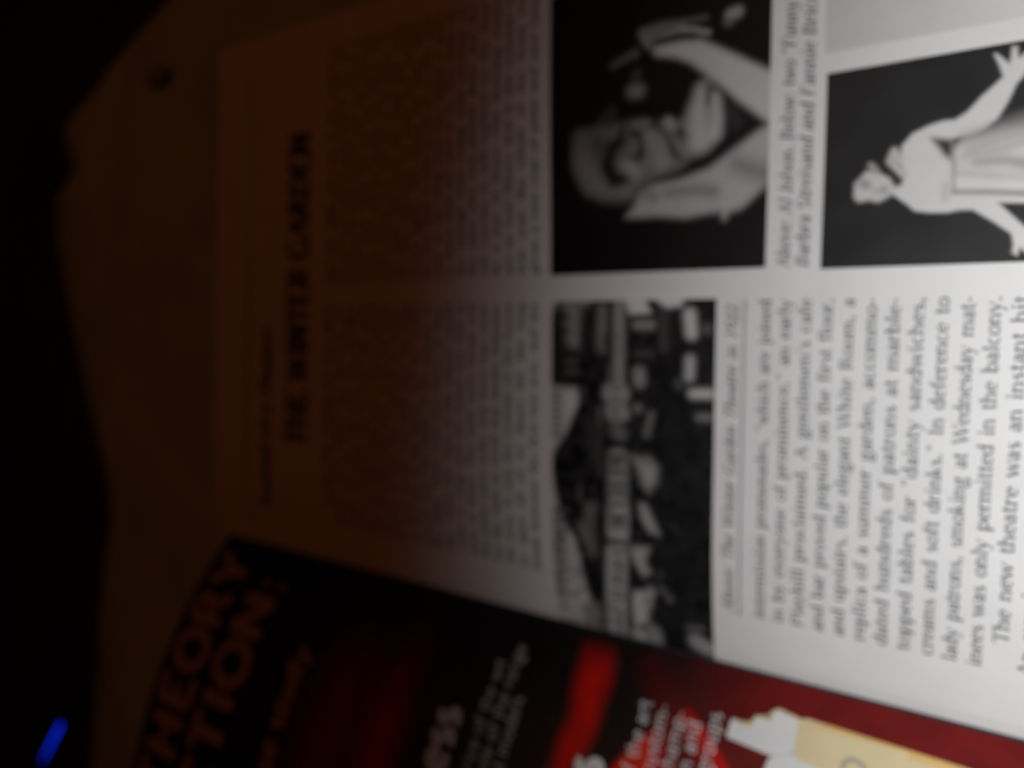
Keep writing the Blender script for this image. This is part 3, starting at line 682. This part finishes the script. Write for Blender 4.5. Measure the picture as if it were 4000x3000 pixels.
BODYB = glyphs(.13, .07, True)
LD, FS = .40, .365
def column(x0, x1, y0, lines, font=SERIF, slant=0, name='text_column', leading=LD, size=FS, first_bold=0, cap=1.3):
    k = Ink(right_pt, .006)
    for i, s in enumerate(lines):
        ind = len(s) - len(s.lstrip())
        st = s.strip(); last = st.endswith('|'); st = st.rstrip('|')
        xx = x0 + (.55 if ind else 0)
        fnt = HEADF if i < first_bold else font
        w = k.width(fnt, st, size)
        if last: k.text(fnt, st, xx, y0 - i * leading - .12, size, slant=slant)
        elif w > (x1 - xx): k.text(fnt, st, xx, y0 - i * leading - .12, size, slant=slant, end=x1)
        else: k.text(fnt, st, xx, y0 - i * leading - .12, size, just=x1 - xx, slant=slant, cap=cap)
    return k.build(name, M_ink, art)
low = ['intermission promenades, "which are joined', 'in by everyone of prominence," an early', 'Playbill proclaimed. A gentlemen\'s cafe',
       'and bar proved popular on the first floor,', 'and upstairs, the elegant White Room, a', 'replica of a summer garden, accommo-',
       'dated hundreds of patrons at marble-', 'topped tables for "dainty sandwiches,', 'creams and soft drinks." In deference to',
       'lady patrons, smoking at Wednesday mat-', 'inees was only permitted in the balcony.', '  The new theatre was an instant hit',
       'An evening at the house was an event', 'and all of the town was in the stalls']
column(1.31, 8.25, 3.943, low)
upL = ['  WHEN THE DOORS OF THE NEW', 'theatre were opened the crowd on the', 'street was so large that the carriages', 'could not reach the door, and the first',
       'act was held for half an hour. The great', 'hall had been made from a horse market', 'and the trellis and vines of the roof were', 'painted to look like a garden in winter.',
       'A long runway was built from the stage', 'to the rear of the house, and the chorus', 'passed over the heads of the patrons in', 'the stalls. There were two shows on Sun-',
       'day, when the stars of the season would', 'come to sing, and the house was full at', 'each of them. The seats were broad and', 'the aisles were wide, and there was room',
       'for the men to stroll and smoke between', 'the acts. It was the custom of the house', 'to open all of its doors for the long', 'break between the first two acts, and the']
column(1.31, 8.25, 17.47, upL, font=BODYB, first_bold=1, leading=.41, size=.35, cap=1.16)
upR = ['that the stage was one of the widest in', 'the city, and that it was hard to fill. The', 'revues that played there had a cast of a', 'hundred or more, and a new one came in',
       'every year. After the war the house was', 'made over and the garden was taken out,', 'and a lower roof was set in its place. In', 'the years that came the stage was used', 'for film, and then for plays and musical',
       'shows again. The house has been dark', 'for less than a year in all of its life, and', 'each of the long runs has added a story', 'to those that are told of it. The walls of', 'the lounge were hung with pictures of',
       'the stars who had played there and the', 'old runway is still marked on the floor', 'by a line of brass. The dressing rooms', 'are on four floors, and in the summer of', 'that year the whole of the front was', 'given a new coat of paint and new lamps']
column(8.95, 15.85, 17.47, upR, font=BODYB, leading=.41, size=.35, cap=1.16)
column(8.85, 15.1, 3.6, ['Above: Al Jolson. Below: two "Funny Girls,"', 'Barbra Streisand and Fannie Brice.|'], font=ITAL, slant=.28, name='caption', leading=.37, size=.385)
column(1.31, 8.2, 4.62, ['Above: The Winter Garden Theatre in 1922.'], font=ITAL, slant=.28, name='caption')
ink = Ink(right_pt, .0055)
ink.stroke([(1.25 + i * .35, 4.36, .05) for i in range(20)] + [(8.25, 4.36, .05)])
ink.build('underline', M_inkline, art)

# advertisement page
def adcol(s, Y):
    # printed ground, black at head to maroon at foot; mostly light falloff painted in
    t = max(0, min(1, (6.6 - Y + .25 * noise.noise(Vector((s * .8, Y * .8, 0)))) / 3.6)); t = t * t * (3 - 2 * t)
    g = [a + (b - a) * t for a, b in zip((.010, .008, .008), (.17, .010, .010))]
    for (cs, cy, rs, ry, k) in ((5.6, 15.0, 3.0, 1.3, .22), (5.2, 13.1, 2.6, .6, .5), (3.2, 14.6, 1.5, 1.1, .08)):
        q = math.exp(-((s - cs) / rs) ** 2 - ((Y - cy) / ry) ** 2)
        g[0] += .9 * k * q
    return (*g, 1)
ad = sheet('page', left_pt, .0, 16.4, YB, 23.0, 70, 110, -.01, -.04, M_adback, mag, adcol)
tag(ad, 'glossy black and maroon advertisement page curving up from the gutter')
sheet('page_block', left_pt, .06, 16.3, YB + .05, 22.95, 40, 20, -.06, -.85, M_edge, mag)
k = Ink(left_pt, .002)  # dark strip that paints in the shade of the gutter crease
k.stroke([(.035, YB + i * .56, .055) for i in range(51)])
k.build('gutter_shade_line', M_purple, ad)

def shape(name, pts, mat, h=.004, rounds=0):
    """flat printed shape, cut into a fan that follows the page"""
    if rounds: pts = smooth_line(pts + [pts[0]], rounds)[:-1]
    import mathutils
    me_v = [Vector((p[0], p[1], 0)) for p in pts]
    # clip into narrow bands along s so that the shape follows the curve of the page
    vs, fs = [], []
    s0 = min(p[0] for p in pts); s1 = max(p[0] for p in pts); n = max(2, int((s1 - s0) / .08))
    def crossings(s):
        ys = []
        for i in range(len(pts)):
            a, b = pts[i], pts[(i + 1) % len(pts)]
            if (a[0] > s) != (b[0] > s): ys.append(a[1] + (b[1] - a[1]) * (s - a[0]) / (b[0] - a[0]))
        return sorted(ys)
    for i in range(n):
        a = s0 + (s1 - s0) * i / n; b = s0 + (s1 - s0) * (i + 1) / n
        ca, cb = crossings(a + 1e-4), crossings(b - 1e-4)
        if len(ca) != len(cb): ca = cb = crossings((a + b) / 2)
        for j in range(0, len(ca) - 1, 2):
            q = len(vs)
            vs += [left_pt(a, ca[j], h), left_pt(b, cb[j], h), left_pt(b, cb[j + 1], h), left_pt(a, ca[j + 1], h)]
            fs.append((q, q + 1, q + 2, q + 3))
    return mesh(name, vs, fs, mat, ad)
def patch():
    rib = smooth_line(AD['band'] + [AD['band'][0]], 4)[:-1]
    tri = AD['tri'][:4] + [(2.6, 3.6), (3.4, 3.5), (4.4, 7.2)] + AD['tri'][5:]
    fr = tone([('p', rib, 1.0, .28), ('p', tri, 1.3, .12), ('c', [(.5, 6.4), (1.6, 5.6), (2.4, 5.0)], .2, .6, .12, .5)], lambda s, y: 0.0)
    def fn(s, y):
        base = adcol(s, y); k_ = fr(s, y)[0]
        if k_ <= 0: return base
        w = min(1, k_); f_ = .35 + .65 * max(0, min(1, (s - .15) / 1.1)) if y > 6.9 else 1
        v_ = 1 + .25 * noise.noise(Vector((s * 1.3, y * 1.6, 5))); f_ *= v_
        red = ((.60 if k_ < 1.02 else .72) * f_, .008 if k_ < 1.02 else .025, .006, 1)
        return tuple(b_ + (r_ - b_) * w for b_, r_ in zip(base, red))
    return fn
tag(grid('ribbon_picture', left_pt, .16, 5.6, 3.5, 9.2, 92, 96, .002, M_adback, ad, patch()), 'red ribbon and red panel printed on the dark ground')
shape('white_steps', AD['steps'], M_adwhite, .006, 2)
shape('cream_rim', [(1.20, 4.34), (1.14, 4.2), (1.17, 3.9), (1.02, 3.88), (.93, 3.72), (.97, 3.56), (.80, 3.53), (.68, 3.40), (.70, 3.12), (.72, 2.92), (.86, 2.92), (.80, 3.3), (.90, 3.42), (1.06, 3.5), (1.06, 3.74), (1.26, 3.8), (1.28, 4.2)], M_gold, .005, 2)
shape('gold_panel', AD['gold'][:8] + [(.84, -1.6), (2.7, -1.6), (2.7, 2.77)] + AD['gold'][10:], M_gold, .004)
shape('gold_rim', [(.76, 2.86), (.73, 2.34), (.75, 1.69), (.77, 1.07), (.81, .47), (.82, -.64), (.85, -1.6), (.93, -1.6), (.93, -.64), (.91, .47), (.87, 1.07), (.85, 1.69), (.83, 2.34), (.84, 2.88)], M_goldedge, .007)
shape('white_label', AD['label'][:6] + [(2.9, 1.8), (2.9, 3.44)] + AD['label'][7:], M_adwhite, .008, 0)
k = Ink(left_pt, .010)
k.stroke([(1.42 + .17 * math.cos(g * math.tau / 18), 1.82 + .20 * math.sin(g * math.tau / 18), .09) for g in range(19)])
k.build('ring_emblem', M_ring, ad)
# writing: runs towards the gutter, so it is set with x = -s
def ad_fn(x, y, h): return left_pt(-x, y, h)
def adtext(s, s_start, s_end, y, size, font, mat, name, slant=0):
    q = Ink(ad_fn, .009)
    q.text(font, s, -s_start, y, size, end=-s_end, slant=slant)
    return q.build(name, mat, ad)
adtext('THEORY', 8.6, .55, 21.03, 2.28, SANSB, M_adorange, 'headline')
adtext('ACTION:', 9.55, 1.0, 18.98, 2.2, SANSB, M_adorange, 'headline')
adtext('a case study', 8.0, 2.7, 16.7, .95, SANSB, M_adorange, 'subheadline')
adtext('Business', 7.4, 2.86, 10.92, 1.3, SANSB, M_adgrey, 'subheadline')
adtext('Systems', 7.1, 2.83, 6.87, 1.3, SANSB, M_adwhite, 'subheadline')
def adpara(rows, name, mat, size=.5):
    q = Ink(ad_fn, .009)
    for s, y, e in rows:
        w = q.width(SANS, s, size)
        q.text(SANS, s, -(e + w), y, size)
    return q.build(name, mat, ad)
adpara([('for the price of the set', 10.13, 1.4), ('and the whole of the range', 9.70, .9), ('of our finest models', 9.28, 2.1)], 'text_column', M_adgrey, .5)
adpara([('the state of the art', 6.1, 1.32), ('in the sound of custom-', 5.68, 1.28), ('made for the champ-', 5.27, 1.3), ('ions of fun and', 4.9, 1.42), ('for all groups', 4.50, 1.12)], 'text_column', M_adwhite, .48)

# ------------------------------------------------------------------ small blue lamp on the floor
lamp = D.objects.new('indicator_light', None); COL.objects.link(lamp)
b0, b1 = Vector((*BLUE[0], -5.7)), Vector((*BLUE[1], -5.7))
lamp.location = ((b0 + b1) / 2) * U
tag(lamp, 'small glowing blue strip light on the dark floor beyond the tan sheet', 'light')
def capsule(name, p, q, r, mat, flat=1.0):
    vs, fs = [], []; ax = (q - p).normalized(); sd = ax.cross(Vector((0, 0, 1))).normalized(); up = Vector((0, 0, 1)); n = 14; rings = []
    for e, cen, sg in ((0, p, -1), (1, q, 1)):
        seq = (1.4, .9, .45, 0) if sg < 0 else (0, .45, .9, 1.4)
        for g in seq: rings.append((cen + ax * sg * r * math.sin(g), r * math.cos(g) * (.55 if e and name == 'lens' else 1)))
    for c, rr in rings:
        for i in range(n):
            a = i * math.tau / n; v = c + sd * rr * math.cos(a) + up * rr * math.sin(a) * flat
            vs.append(tuple(v - (b0 + b1) / 2))
    for k_ in range(len(rings) - 1):
        for i in range(n): fs.append((k_ * n + i, k_ * n + (i + 1) % n, (k_ + 1) * n + (i + 1) % n, (k_ + 1) * n + i))
    fs.append(tuple(range(n))[::-1]); fs.append(tuple((len(rings) - 1) * n + i for i in range(n)))
    return mesh(name, vs, fs, mat, lamp, True)
M_blue = D.materials.new('blue_glow'); M_blue.use_nodes = True
nt = M_blue.node_tree; b = nt.nodes['Principled BSDF']
b.inputs['Base Color'].default_value = (.01, .02, .2, 1)
b.inputs['Emission Color'].default_value = (.004, .03, 1, 1)
b.inputs['Emission Strength'].default_value = 2.4
capsule('housing', b0 + Vector((0, 0, -.12)), b1 + Vector((0, 0, -.12)), .5, M_black, .4)
capsule('lens', b0 + Vector((0, 0, .06)), b1 + Vector((0, 0, .06)), .06, M_blue, 1)
